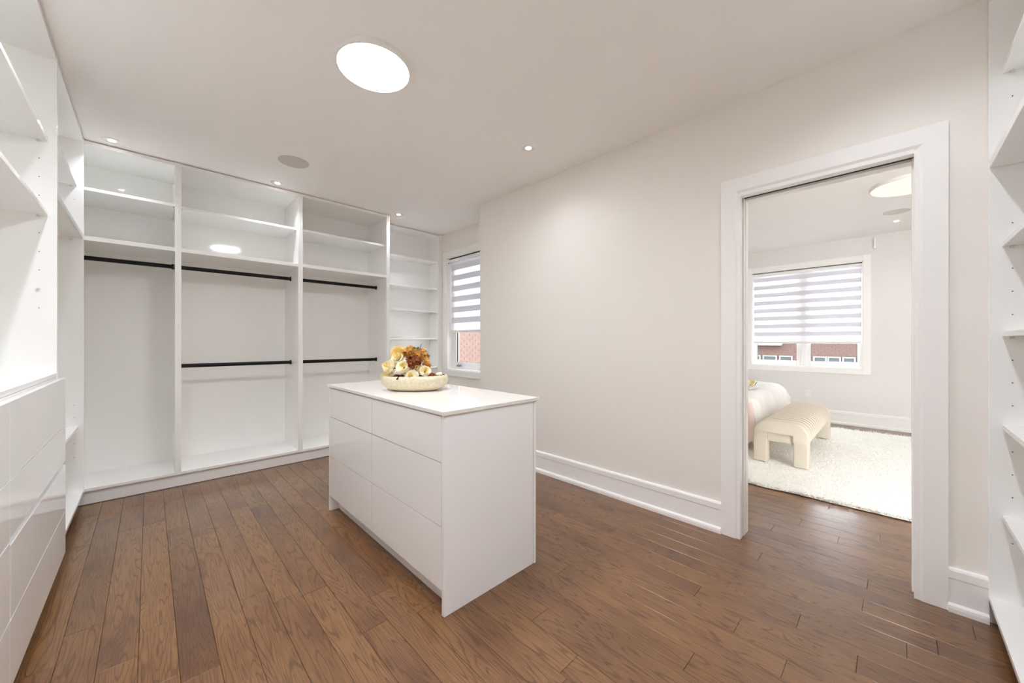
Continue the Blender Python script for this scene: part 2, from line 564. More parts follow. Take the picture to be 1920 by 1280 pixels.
for y0, y1 in ((DY1 + 0.008, DY1 + 0.098), (DY0 - 0.098, DY0 - 0.008)):
    B('bedroom_casing', XB, XB + 0.018, y0, y1, 0, DZ + 0.1, 'trim', door)
B('bedroom_casing', XB, XB + 0.018, DY0 - 0.008, DY1 + 0.008, DZ + 0.014, DZ + 0.1, 'trim', door)

# ------------------------------------------------------------------ windows
def picture_frame(name, xf, xt, y0, y1, z0, z1, cwid, parent, m='trim'):
    """four casing boards around an opening y0..y1, z0..z1; from xf to xt."""
    B(name, xf, xt, y0 - cwid, y0, z0 - cwid, z1 + cwid, m, parent, 0.002)
    B(name, xf, xt, y1, y1 + cwid, z0 - cwid, z1 + cwid, m, parent, 0.002)
    B(name, xf, xt, y0, y1, z1, z1 + cwid, m, parent, 0.002)
    B(name, xf, xt, y0, y1, z0 - cwid, z0, m, parent, 0.002)

win = empty('window_1', (XN, (WY0 + WY1) / 2, WZ0), kind='structure')
picture_frame('casing', XN - 0.020, XN, WY0, WY1, WZ0, WZ1, 0.085, win)
for y0, y1, z0, z1 in ((WY0, WY0 + .012, WZ0, WZ1), (WY1 - .012, WY1, WZ0, WZ1), (WY0, WY1, WZ0, WZ0 + .012), (WY0, WY1, WZ1 - .012, WZ1)):
    B('reveal_board', XN - 0.012, XN + 0.075, y0, y1, z0, z1, 'trim', win)
def sash(parent, x, y0, y1, z0, z1, st=0.05, rail=0.05, dark=True):
    fr = MB()
    fr.box(x, x + .05, y0, y0 + st, z0, z1); fr.box(x, x + .05, y1 - st, y1, z0, z1)
    fr.box(x, x + .05, y0 + st, y1 - st, z0, z0 + rail); fr.box(x, x + .05, y0 + st, y1 - st, z1 - rail, z1)
    s = build('sash', fr, 'vinyl', parent, 0.003)
    gk = MB()
    t = 0.006
    a, b, c, d = y0 + st, y1 - st, z0 + rail, z1 - rail
    gk.box(x + .012, x + .03, a, a + t, c, d); gk.box(x + .012, x + .03, b - t, b, c, d)
    gk.box(x + .012, x + .03, a, b, c, c + t * .5); gk.box(x + .012, x + .03, a, b, d - t, d)
    build('gasket', gk, 'gasket_gap_shade', s)
    B('pane', x + .018, x + .022, a, b, c, d, 'glass', s)
    return s
fr = MB()
fr.box(XN + .072, XN + .12, WY0 + .01, WY0 + .05, WZ0 + .01, WZ1 - .01); fr.box(XN + .072, XN + .12, WY1 - .05, WY1 - .01, WZ0 + .01, WZ1 - .01)
fr.box(XN + .072, XN + .12, WY0 + .05, WY1 - .05, WZ0 + .01, WZ0 + .045); fr.box(XN + .072, XN + .12, WY0 + .05, WY1 - .05, WZ1 - .05, WZ1 - .01)
build('window_frame', fr, 'vinyl', win, 0.003)
s1 = sash(win, XN + .066, WY0 + .05, WY1 - .05, WZ0 + .045, WZ1 - .05, 0.072, 0.062)
ch = MB()
ch.box(XN + .052, XN + .068, 4.22, 4.29, WZ0 + .045, WZ0 + .062); ch.box(XN + .040, XN + .056, 4.17, 4.25, WZ0 + .055, WZ0 + .075)
build('window_crank', ch, 'chrome', win, 0.003)

win2 = empty('window_2', (BX, (VY0 + VY1) / 2, VZ0), kind='structure')
picture_frame('casing', BX - 0.020, BX, VY0, VY1, VZ0, VZ1, 0.085, win2)
for y0, y1, z0, z1 in ((VY0, VY0 + .012, VZ0, VZ1), (VY1 - .012, VY1, VZ0, VZ1), (VY0, VY1, VZ0, VZ0 + .012), (VY0, VY1, VZ1 - .012, VZ1)):
    B('reveal_board', BX - 0.012, BX + 0.09, y0, y1, z0, z1, 'trim', win2)
B('mullion', BX + .06, BX + .13, 1.0, 1.07, VZ0 + .01, VZ1 - .01, 'vinyl', win2, 0.003)
sash(win2, BX + .07, VY0 + .012, 1.0, VZ0 + .012, VZ1 - .012, 0.055, 0.075)
sash(win2, BX + .07, 1.07, VY1 - .012, VZ0 + .012, VZ1 - .012, 0.055, 0.075)
def zebra_blind(x, y0, y1, zb, zt, label, pitch, bandh, phase):
    """roller blind of alternating woven and sheer bands; x = fabric plane."""
    r = empty('zebra_blind', (x, (y0 + y1) / 2, zb), label, 'blind')
    c = MB()
    c.prism([(x - .035, zt - .055), (x + .03, zt - .055), (x + .03, zt - .004), (x - .015, zt - .004), (x - .035, zt - .02)], 'y', y0 - .012, y1 + .012)
    build('cassette', c, 'vinyl', r)
    B('shadow_gap', x - .030, x + .028, y0 - .012, y1 + .012, zt - .004, zt - .001, 'dark', r)
    build('bottom_rail', MB().prism([(x - .012, zb + .004), (x - .008, zb), (x + .008, zb), (x + .012, zb + .004), (x + .012, zb + .034), (x - .012, zb + .034)], 'y', y0, y1), 'plastic', r)
    B('sheer_fabric', x + .004, x + .0048, y0, y1, zb + .034, zt - .055, 'sheer', r)
    z = zt - .055 - phase
    while z - bandh > zb + .034:
        B('woven_band', x - .001, x + .001, y0, y1, z - bandh, z, 'band', r)
        z -= pitch
    ch_ = MB()
    ch_.tube((x - .022, y1 + .004, zt - .05), (x - .022, y1 + .004, zb - .05), 0.0016, 6)
    ch_.tube((x - .034, y1 + .004, zt - .05), (x - .034, y1 + .004, zb - .05), 0.0016, 6)
    build('bead_chain', ch_, 'plastic', r)
    return r
zb1 = zebra_blind(XN + .038, WY0 + .025, WY1 - .045, 1.362, WZ1 - .012,
                  'narrow white zebra blind half drawn over the tall dressing room window', 0.148, 0.076, 0.035)
kn = MB().tube((XN - .004, WY1 - .03, WZ1 - .075), (XN + .004, WY1 - .03, WZ1 - .075), 0.007, 10)
build('bracket_screw', kn, 'black', zb1)
zb2 = zebra_blind(BX + .040, VY0 + .022, VY1 - .025, 1.208, VZ1 - .012,
                  'wide white zebra blind over the bedroom window above the bed', 0.131, 0.068, 0.030)

# ------------------------------------------------------------------ cabinets
TH = 0.02
def pins(parent, pts, face_axis, face, sgn):
    """row of shelf pin holes on a side panel; pts = (other horizontal coordinate, z)."""
    mb = MB()
    for c, z in pts:
        if face_axis == 'y':
            mb.tube((c, face + sgn * 0.0002, z), (c, face + sgn * 0.0008, z), 0.0023, 8)
        else:
            mb.tube((face + sgn * 0.0002, c, z), (face + sgn * 0.0008, c, z), 0.0023, 8)
    build('pin_holes', mb, 'black', parent)['kind'] = 'stuff'

def shelf(name, x0, x1, y0, y1, z0, z1, parent):
    return B(name, x0, x1, y0, y1, z0, z1, 'lam', parent, 0.0012)

def clip(parent, x, y, z):
    o = build('shelf_pin', MB().box(x - .006, x + .006, y - .006, y + .006, z - .011, z - .0005), 'pin', parent, 0.002)

YF = 4.26
def wardrobe(x0, x1, label, adj, rods, yf=YF, lt=TH, rt=TH, depth_back=YB - 0.004, fixed=True):
    r = empty('wardrobe_unit', ((x0 + x1) / 2, yf, 0), label, 'wardrobe')
    yb = depth_back
    B('side_panel', x0, x0 + lt, yf, yb, 0.105, H - .006, 'lam', r, 0.0012)
    B('side_panel', x1 - rt, x1, yf, yb, 0.105, H - .006, 'lam', r, 0.0012)
    B('back_panel', x0 + lt, x1 - rt, yb - .012, yb, 0.105, H - .006, 'lam', r)
    B('top_panel', x0 + lt, x1 - rt, yf + .001, yb - .012, H - .034, H - .008, 'lam', r, 0.0012)
    shelf('bottom_panel', x0 + lt, x1 - rt, yf + .001, yb - .012, 0.105, 0.128, r)
    B('plinth', x0, x1, yf + .022, yf + .038, 0.004, 0.105, 'kick', r)
    if fixed:
        shelf('fixed_shelf', x0 + lt, x1 - rt, yf + .001, yb - .012, 2.005, 2.037, r)
    for z, rec in adj:
        shelf('shelf', x0 + lt + .001, x1 - rt - .001, yf + rec, yb - .013, z - .022, z, r)
        for xx in (x0 + lt + .007, x1 - rt - .007):
            for yy in (yf + rec + .02, yb - .10):
                clip(r, xx, yy, z - .022)
    for z in rods:
        yr = 4.535
        rod = build('hanging_rod', MB().tube((x0 + lt + .004, yr, z), (x1 - rt - .004, yr, z), 0.0100, 16, 0.0175), 'black', r)
        for a, b in ((x0 + lt, x0 + lt + .012), (x1 - rt - .012, x1 - rt)):
            build('rod_flange', MB().tube((a, yr, z), (b, yr, z), 0.017, 16, 0.024), 'black', rod)
    return r
w1 = wardrobe(-0.470, 0.176, 'leftmost white wardrobe bay with one black rod and two upper shelves', [(2.406, 0.004)], [1.912])
w2 = wardrobe(0.176, 1.115, 'widest white wardrobe bay with two black rods, second from the left corner', [(2.412, 0.055)], [1.912, 1.018], rt=0.022)
w3 = wardrobe(1.115, 2.082, 'white wardrobe bay with two black rods right behind the island flowers', [(2.412, 0.055)], [1.912, 1.018], rt=0.042)
pins(w2, [(4.335, 2.47)], 'x', 0.196, 1)
# narrow shelf tower, set back, beside the window
r = empty('shelf_tower', (2.53, 4.56, 0), 'narrow open white shelf tower set back between the wardrobe and the window', 'shelving')
B('side_panel', 2.086, 2.106, 4.56, YB - .004, .105, H - .006, 'lam', r)
B('side_panel', 2.960, 2.980, 4.56, YB - .004, .105, H - .006, 'lam', r, 0.0012)
B('filler_strip', 2.980, XN - .001, 4.565, 4.585, 0.0, H - .002, 'lam', r)
B('back_panel', 2.106, 2.960, YB - .016, YB - .004, .105, H - .006, 'lam', r)
B('top_panel', 2.106, 2.960, 4.561, YB - .016, H - .034, H - .008, 'lam', r)
shelf('bottom_panel', 2.106, 2.960, 4.561, YB - .016, .105, .128, r)
B('plinth', 2.086, 2.980, 4.582, 4.598, 0.004, .105, 'kick', r)
for z in (2.385, 2.0, 1.675, 1.29, 0.885, 0.50):
    shelf('shelf', 2.107, 2.959, 4.585, YB - .017, z - .022, z, r)
    clip(r, 2.953, 4.60, z - .022)
    clip(r, 2.953, 4.75, z - .022)

# left wall run: open corner unit, then drawer cabinets
XF1 = -0.352
r = empty('corner_shelf_unit', (-0.64, 3.69, 0), 'tall open white shelf unit in the left corner next to the wardrobe', 'shelving')
B('side_panel', XL + .003, XF1, 4.232, 4.252, .105, H - .006, 'lam', r, 0.0012)
B('back_panel', XL + .003, XL + .015, 3.134, 4.232, .105, H - .006, 'lam', r)
B('top_panel', XL + .015, XF1 - .001, 3.134, 4.232, H - .034, H - .008, 'lam', r, 0.0012)
shelf('bottom_panel', XL + .015, XF1 - .001, 3.134, 4.232, .105, .128, r)
shelf('fixed_shelf', XL + .015, XF1 - .001, 3.134, 4.232, 2.005, 2.037, r)
shelf('shelf', XL + .016, XF1 - .032, 3.135, 4.231, 2.392, 2.414, r)
shelf('shelf', XL + .016, XF1 - .026, 3.135, 4.231, .592, .614, r)
clip(r, XF1 - .060, 4.225, 2.392); clip(r, XF1 - .060, 4.225, 1.998)
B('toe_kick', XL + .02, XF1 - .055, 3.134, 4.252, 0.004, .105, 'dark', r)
pins(r, [(-0.398, z) for z in (2.291, .771, .677, .484, .385)], 'y', 4.232, -1)

def drawer_cabinet(y0, y1, label, rows, full=True):
    r = empty('drawer_cabinet', ((XL + XF1) / 2, (y0 + y1) / 2, 0), label, 'cabinet')
    B('side_panel', XL + .003, XF1, y1 - TH, y1, .105, H - .006, 'lam', r, 0.0012)
    B('side_panel', XL + .003, XF1, y0, y0 + TH, .105, H - .006, 'lam', r, 0.0012)
    B('back_panel', XL + .003, XL + .015, y0 + TH, y1 - TH, .105, H - .006, 'lam', r)
    B('top_panel', XL + .015, XF1 - .001, y0 + TH, y1 - TH, H - .034, H - .008, 'lam', r, 0.0012)
    shelf('counter_panel', XL + .015, XF1 - .001, y0 + TH, y1 - TH, 1.052, 1.073, r)
    shelf('bottom_panel', XL + .015, XF1 - .001, y0 + TH, y1 - TH, .105, .125, r)
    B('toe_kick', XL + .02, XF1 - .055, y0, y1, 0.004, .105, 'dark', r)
    B('front_rail', XF1 - .02, XF1 - .001, y0 + TH, y1 - TH, .98, 1.051, 'lam', r)
    for z in (2.290, 1.900):
        shelf('shelf', XL + .016, XF1 - .030, y0 + TH + .001, y1 - TH - .001, z, z + .022, r)
        clip(r, XF1 - .062, y1 - TH - .007, z)
        clip(r, XF1 - .062, y0 + TH + .007, z)
    for k, (za, zb_) in enumerate(rows):
        d = B('drawer', XF1 + .007, XF1 + .027, y0 + (.010 if k == 1 and y0 > 1.5 else .0004), y1 - .0004, za, zb_, 'front', r, 0.0005)
        B('drawer_box', XL + .05, XF1 + .007, y0 + .04, y1 - .04, za + .03, min(zb_ - .04, za + .2), 'lam', d)
    return r
rows = [(.103, .3285), (.3315, .574), (.600, .786), (.789, 1.044)]
l1 = drawer_cabinet(2.006, 3.130, 'white left wall drawer cabinet with open shelves above, next to the corner unit', rows)
pins(l1, [(-0.412, z) for z in (2.195, 2.098, 2.001, 1.806, 1.709, 1.612, 1.415)], 'y', 3.110, -1)
clip(l1, -0.414, 3.104, 1.52)
l0 = drawer_cabinet(0.90, 2.005, 'white drawer cabinet at the left edge of the picture, nearest to the camera', [(.103, .331), (.334, .586), (.592, .789), (.792, 1.044)])

# right cabinet, its open front facing the room
YR = -0.283
r = empty('open_shelf_cabinet', (2.1, YR, 0), 'open white shelf cabinet at the right edge beside the doorway', 'shelving')
B('side_panel', 2.646, 2.664, YS + .003, YR, .100, H - .006, 'lam', r, 0.0012)
B('side_panel', 1.55, 1.57, YS + .003, YR, .100, H - .006, 'lam', r, 0.0012)
B('back_panel', 1.57, 2.646, YS + .003, YS + .015, .1, H - .006, 'lam', r)
B('top_panel', 1.57, 2.646, YS + .015, YR - .001, H - .034, H - .008, 'lam', r)
shelf('bottom_panel', 1.57, 2.646, YS + .015, YR - .001, .100, .122, r)
shelf('fixed_shelf', 1.57, 2.646, YS + .015, YR - .001, 1.998, 2.030, r)
for z in (2.396, 1.650, 1.262, .860, .470):
    shelf('shelf', 1.571, 2.645, YS + .016, YR - .036, z, z + .022, r)
    clip(r, 2.640, YR - .062, z)
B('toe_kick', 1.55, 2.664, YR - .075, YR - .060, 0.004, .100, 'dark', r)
pins(r, [(-.346, z) for z in (2.289, 1.747, 1.553, 1.455, 1.356, 1.16, 1.063, .965, .768, .67, .573, .376)], 'x', 2.646, -1)

# ------------------------------------------------------------------ island
isl = empty('island', (1.25, 2.16, 0), 'white gloss island cabinet with six drawers in the middle of the room', 'island')
B('end_panel', .949, 1.538, 1.414, 1.434, 0, .904, 'side', isl, 0.0012)
B('end_panel', .949, 1.538, 2.892, 2.912, 0, .904, 'side', isl, 0.0012)
B('back_panel', 1.541, 1.558, 1.411, 2.912, 0, .904, 'side', isl, 0.0012)
B('carcass', .969, 1.538, 1.436, 2.890, .112, .900, 'gasket_gap_shade', isl)  # dark colour puts the shade of the drawer gaps on the carcass
B('carcass_bottom', .969, 1.012, 1.436, 2.890, .106, .112, 'kick', isl)
B('toe_kick', 1.012, 1.028, 1.434, 2.892, 0, .112, 'kick', isl)
build('countertop', MB().box(.938, 1.580, 1.404, 2.918, .907, .926), 'quartz', isl, 0.0015)
B('shadow_gap', .956, 1.552, 1.420, 2.906, .9035, .9075, 'gasket_gap_shade', isl)
for za, zb_ in ((.113, .3975), (.4020, .6880), (.6925, .9010)):
    for ya, yb in ((1.4370, 2.1665), (2.1715, 2.8890)):
        B('drawer', .947, .967, ya, yb, za, zb_, 'front', isl, 0.0006)

# ------------------------------------------------------------------ ceiling fittings
def disc_lamp(x, y, rad, th, label, m, strength, cat='ceiling light'):
    r = empty('ceiling_lamp', (x, y, H), label, cat)
    mb = MB()
    z0, z1 = H - th, H
    prof = [(rad - .014, z0 + .003), (rad - .012, z0), (rad - .003, z0), (rad, z0 + .003), (rad, z1 + .002)]
    mb.lathe(x, y, prof, 72, cap=False)
    build('trim_ring', mb, 'plastic', r)
    d = MB().lathe(x, y, [(rad - .013, z0 + .002), (rad - .013, z0 + .008)], 72)
    build('diffuser', d, m, r)
    return r
disc_lamp(.888, 2.005, .198, .030, 'large round flush ceiling lamp lit above the island', 'lamp', LAMP)
disc_lamp(5.25, -.105, .30, .030, 'pale yellow round ceiling lamp seen through the doorway in the bedroom', 'lamp2', LAMP2)

def downlight(x, y, label, group=None, spot=SPOT, wide=2.1):
    r = empty('downlight', (x, y, H), label, 'downlight')
    mb = MB().lathe(x, y, [(.021, H - .0030), (.034, H - .0045), (.044, H - .006), (.056, H - .003), (.058, H - .0005)], 40, cap=False)
    build('trim_ring', mb, 'plastic', r)
    build('lens', MB().lathe(x, y, [(.022, H - .0035), (.022, H + .003)], 28), 'pot', r)
    ld = bpy.data.lights.new('downlight_beam', 'SPOT')
    ld.energy = spot; ld.color = (.91, .96, 1.06); ld.spot_size = wide; ld.spot_blend = .9; ld.shadow_soft_size = .028
    lo = bpy.data.objects.new('downlight_beam', ld)
    COL.objects.link(lo)
    place(lo, r, (x, y, H - .012))
    return r
downlight(-.203, 4.145, 'downlight nearest the left corner above the leftmost wardrobe bay')
downlight(.885, 4.150, 'downlight at the ceiling edge above the middle wardrobe bay')
downlight(2.145, 4.160, 'downlight beside the right end of the wardrobes, nearest the window')
downlight(2.142, 2.019, 'single downlight in open ceiling right of the round lamp', spot=6.5, wide=2.5)
# unseen downlights added to brighten the room, placed along the same grid
downlight(-.205, 2.019, 'added unseen downlight beside the left drawer cabinets, above the picture', spot=SPOT_ROOM, wide=2.6)
downlight(-.205, .05, 'added unseen downlight in the corner behind the camera at left', spot=SPOT_ROOM, wide=2.6)
downlight(.885, .02, 'added unseen downlight just behind the camera position', spot=SPOT_ROOM, wide=2.6)
downlight(2.00, .02, 'added unseen downlight in front of the open cabinet at right, above the picture', spot=SPOT_ROOM * .36, wide=2.6)
downlight(6.78, .00, 'small bedroom downlight seen through the doorway', spot=5)

def speaker(x, y, rad, label):
    r = empty('ceiling_speaker', (x, y, H), label, 'speaker')
    build('bezel', MB().lathe(x, y, [(rad - .004, H - .005), (rad, H - .004), (rad + .002, H - .0005)], 56, cap=False), 'grille', r)
    build('grille', MB().lathe(x, y, [(rad - .003, H - .0052), (rad - .003, H - .001)], 56), 'grille', r)
speaker(.880, 3.567, .113, 'round grey ceiling speaker between the lamp and the wardrobes')
speaker(6.30, .00, .112, 'round ceiling speaker in the bedroom')

# ------------------------------------------------------------------ stone bowl with flowers
FD = Vector((T / N, 1 / N, 0)); RD = Vector((1 / N, -T / N, 0)); UP = Vector((0, 0, 1))
BC = Vector((.5103 * 2.69, .8985 * 2.69, 0)); BC = FD * 2.425 + RD * (-0.26 * 2.425)
ang = math.atan2(RD.y, RD.x)
zt = .926
def oval(mb, prof, n=64, tilt=0.0):
    v = []
    for r_, z in prof:
        for k in range(n):
            a = 2 * PI * k / n
            u, w_ = r_ * math.cos(a), r_ * .60 * math.sin(a)
            p = BC + RD * u + FD * w_
            zz = z + (tilt * u if z > zt + .04 else 0)
            v.append((p.x, p.y, zz))
    f = []
    for j in range(len(prof) - 1):
        for k in range(n):
            a, b = j * n + k, j * n + (k + 1) % n
            f.append((a, b, b + n, a + n))
    mb.add(v, f, True)
    o = len(mb.v) - len(v)
    mb.f.append(tuple(o + k for k in range(n))[::-1]); mb.sm.append(False)
    mb.f.append(tuple(o + (len(prof) - 1) * n + k for k in range(n))); mb.sm.append(True)
bowl = build('stone_bowl', MB(), 'stone') if False else None
mb = MB()
oval(mb, [(.150, zt + .004), (.176, zt + .014), (.202, zt + .034), (.213, zt + .056), (.214, zt + .074), (.209, zt + .092), (.203, zt + .096), (.197, zt + .092), (.196, zt + .074), (.185, zt + .045), (.150, zt + .028)], tilt=.012)
bowl = tag(build('stone_bowl', mb, 'stone'), 'shallow oval cream stone bowl of flowers on the island top', 'bowl')
mb = MB()
oval(mb, [(.140, zt + .0005), (.148, zt + .0045)])
build('foot', mb, 'dark', bowl)

def frame_of(d):
    d = d.normalized()
    a = d.cross(UP)
    if a.length < .1: a = Vector((1, 0, 0))
    a.normalize()
    return a, d.cross(a).normalized(), d

def rose(name, c, d, rad, label, rg):
    """rose of curved petals in rings around axis d."""
    a, b, n_ = frame_of(d)
    outer, inner = MB(), MB()
    rings = [(7, 1.0, 1.15, .02), (6, .80, .80, .14), (6, .60, .52, .26), (5, .42, .30, .34), (4, .25, .12, .40)]
    for ri, (cnt, rr, tiltv, lift) in enumerate(rings):
        for k in range(cnt):
            t0 = 2 * PI * k / cnt + ri * .6 + rg.uniform(-.12, .12)
            half = PI / cnt * 1.25
            nu, nv = 5, 4
            v = []
            for j in range(nv + 1):
                s = j / nv
                for i in range(nu + 1):
                    u = -1 + 2 * i / nu
                    width = half * (0.55 + .45 * math.sin(min(1, s * 1.2) * PI / 2))
                    tt = t0 + u * width
                    radial = rad * rr * ((.25 if ri < 3 else .04) + (.75 if ri < 3 else .96) * math.sin(s * PI / 2 * min(1, .55 + tiltv * .45)) ** .9)
                    radial *= 1 - .10 * u * u * s
                    hgt = rad * (lift * 1.4 + s * (1.0 - tiltv * .62)) - rad * .12 * u * u * s
                    if s > .8: hgt -= rad * .10 * tiltv; radial += rad * .05 * tiltv
                    hgt += rg.uniform(-.012, .012) * rad
                    v.append(c + a * radial * math.cos(tt) + b * radial * math.sin(tt) + n_ * (hgt - rad * .45))
            f = [(j * (nu + 1) + i, j * (nu + 1) + i + 1, (j + 1) * (nu + 1) + i + 1, (j + 1) * (nu + 1) + i) for j in range(nv) for i in range(nu)]
            (inner if ri >= 3 else outer).add(v, f, True)
    o = build(name, outer, 'petal', None, fix=False)
    tag(o, label, 'flower')
    build('rose_heart', inner, 'petal_heart', o, fix=False)
    build('calyx', MB().tube(c - n_ * rad * .85, c - n_ * rad * .5, rad * .16, 8), 'leaf', o)
    return o
rg = random.Random(5)
def fp(px, py, dF=0.0):
    return camdist(2.425 + dF, px, py)
roses = [
    (731, 688, -.02, (-.5, -.85, .35), .056, 'large white rose spilling over the left rim of the stone bowl'),
    (757, 688, -.06, (.1, -1, .45), .050, 'white rose between the leftmost bloom and the rust petals'),
    (745, 671, .01, (-.2, -.8, .6), .050, 'white rose just under the pale yellow plume'),
    (771, 705, -.085, (-.05, -1, .3), .044, 'small white rose facing front with a yellow heart, lowest in the bowl'),
    (783, 694, -.03, (.1, -.9, .6), .047, 'white rose directly under the rust coloured petals'),
    (797, 696, -.045, (.4, -.9, .4), .044, 'white rose farthest right in the cluster'),
    (727, 704, -.02, (-.6, -.8, .1), .044, 'white rose hanging lowest at the left end of bowl'),
]
for px, py, dF, dd, rad, lab in roses:
    d = RD * dd[0] + FD * dd[1] + UP * dd[2]
    rose('white_rose', fp(px, py, dF), d, rad, lab, rg)

def blade_ball(name, c, rad, n_, wdt, lng, material, rg, squash=1.0, leaf=False, updir=0.0):
    mb = MB()
    for _ in range(n_):
        z = rg.uniform(-1, 1); t = rg.uniform(0, 2 * PI); q = math.sqrt(1 - z * z)
        d = Vector((q * math.cos(t), q * math.sin(t), z * squash + updir)).normalized()
        a, b, _d = frame_of(d)
        ph = rg.uniform(0, 2 * PI)
        sd = a * math.cos(ph) + b * math.sin(ph)
        p0 = c + d * rad * rg.uniform(.35, .75)
        ln = lng * rg.uniform(.6, 1.2)
        p1 = p0 + d * ln * .5 + sd * ln * .1
        p2 = p0 + d * ln + Vector((0, 0, -ln * .15))
        wv = _d.cross(sd) * wdt * .5
        mb.add([p0 - wv * .4, p0 + wv * .4, p1 + wv, p2 + wv * .15, p2 - wv * .15, p1 - wv], [(0, 1, 2, 5), (5, 2, 3, 4)])
    return build(name, mb, material, None, fix=False)
tag(blade_ball('pampas_plume', fp(747, 662, .05), .044, 3600, .0011, .030, 'pampas', rg), 'fluffy pale yellow plume behind the white roses', 'dried flower')
def floret_ball(name, c, rad, n_, sz, material, rg):
    mb = MB()
    for _ in range(n_):
        z = rg.uniform(-.7, 1); t = rg.uniform(0, 2 * PI); q = math.sqrt(1 - z * z)
        d = Vector((q * math.cos(t), q * math.sin(t), z)).normalized()
        cc = c + d * rad * rg.uniform(.55, 1.2)
        d = (d + Vector((rg.uniform(-.9, .9), rg.uniform(-.9, .9), rg.uniform(-.9, .9)))).normalized()
        a, b, _d = frame_of(d)
        t0 = rg.uniform(0, PI)
        for k in range(4):
            th = t0 + k * PI / 2
            e1 = a * math.cos(th) + b * math.sin(th)
            e2 = d.cross(e1)
            mb.add([cc, cc + e1 * sz * .55 + e2 * sz * .42 + d * sz * .15, cc + e1 * sz + d * sz * .05, cc + e1 * sz * .55 - e2 * sz * .42 + d * sz * .15], [(0, 1, 2, 3)])
    return build(name, mb, material, None, fix=False)
hy = tag(floret_ball('dried_hydrangea', fp(789, 668, .02), .042, 150, .019, 'amber', rg), 'amber dried flower head at the top right of the bowl', 'dried flower')
hy2 = tag(floret_ball('dried_hydrangea', fp(768, 661, .03), .034, 110, .018, 'amber', rg), 'smaller amber dried flower head beside the yellow plume', 'dried flower')
hy3 = tag(floret_ball('dried_flower', fp(775, 679, -.035), .036, 120, .020, 'rust', rg), 'rust brown dried bloom in the centre of the arrangement', 'dried flower')
hy4 = tag(floret_ball('dried_seed_head', fp(801, 685, .0), .022, 60, .013, 'amber', rg), 'small amber dried spray on the right above the rim', 'dried flower')
hy5 = tag(floret_ball('dried_bud', fp(811, 706, -.05), .018, 36, .014, 'rust', rg), 'small brown dried bud lying low in the right of the bowl', 'dried flower')

def leafo(name, c, d, side, ln, wd, material, label, nseg=5):
    d = d.normalized(); side = side.normalized()
    nn = d.cross(side)
    v = []
    for j in range(nseg + 1):
        s = j / nseg
        wj = wd * math.sin(PI * (.08 + .88 * s)) * .5
        cpt = c + d * ln * s - UP * ln * .25 * s * s
        for u in (-1, 0, 1):
            v.append(cpt + side * wj * u + nn * (-abs(u) * wd * .12))
    f = []
    for j in range(nseg):
        for i in range(2):
            f.append((j * 3 + i, j * 3 + i + 1, (j + 1) * 3 + i + 1, (j + 1) * 3 + i))
    o = build(name, MB().add(v, f, True), material, None, fix=False)
    m = o.modifiers.new('thickness', 'SOLIDIFY'); m.thickness = .0012
    return tag(o, label, 'leaf')
leafo('dried_leaf', fp(757, 704, -.095), RD * -.6 - FD * .5 - UP * .1, UP + RD * .3, .05, .03, 'leaf', 'dark brown leaf between the two lowest roses at the left')
leafo('dried_leaf', fp(748, 704, -.09), RD * -.9 - FD * .3 - UP * .0, UP, .04, .02, 'leaf', 'dark narrow leaf low under the leftmost white rose')
leafo('dried_leaf', fp(796, 706, -.095), RD * -.7 - FD * .2, UP, .035, .018, 'leaf', 'dark leaf low between the front rose and the brown bud')
leafo('dried_leaf', fp(764, 676, -.06), RD * .8 - FD * .4 + UP * .0, UP + RD * .3, .045, .022, 'leaf', 'dark maroon leaf across the centre of the arrangement')
leafo('green_leaf', fp(780, 655, .0), RD * -.5 + UP * .8, RD + UP * .2, .030, .016, 'green', 'olive green leaf at the very top left of the amber head')
leafo('green_leaf', fp(782, 655, .0), RD * .4 + UP * .8 - FD * .2, RD - UP * .2, .026, .015, 'green', 'olive green leaf at the very top right of the amber head')
st = build('dark_twig', MB().tube(fp(785, 658), fp(790, 645), .0016, 6), 'black')
tag(st, 'short dark twig sticking up from the top of the arrangement', 'twig')
pb = MB()
for k in range(9):
    a = k * 2.4
    p = fp(822 + 5 * math.cos(a) * (k % 3) / 2, 706 + 1.2 * math.sin(a), -.01 + .04 * math.sin(a * 1.7))
    p.z = zt + .088 + .006 * (k % 2)
    pb.lathe(p.x, p.y, [(.002, p.z), (.009, p.z + .004), (.011, p.z + .010), (.008, p.z + .017), (.002, p.z + .02)], 10)
tag(build('shell_petals', pb, 'petal'), 'loose ivory petals filling the right end of the bowl', 'petals', kind='stuff')
for k, (px, py) in enumerate(((827, 699), (832, 701), (836, 704))):
    pass
tw = MB()
pts = [fp(824, 700, .05), fp(830, 701, .04), fp(836, 704, .02)]
for a_, b_ in zip(pts, pts[1:]): tw.tube(a_, b_, .0028, 6)
tag(build('dark_sprig', tw, 'leaf'), 'thin dark sprig curving along the right rim of the bowl', 'twig')
# moss bed that carries the stems, inside the bowl
mb = MB()
oval(mb, [(.120, zt + .034), (.178, zt + .050), (.186, zt + .074), (.150, zt + .084), (.10, zt + .10), (.04, zt + .12)])
tag(build('moss_bed', mb, 'leaf'), 'dark dried moss bed filling the stone bowl under the flowers', 'moss', kind='stuff')

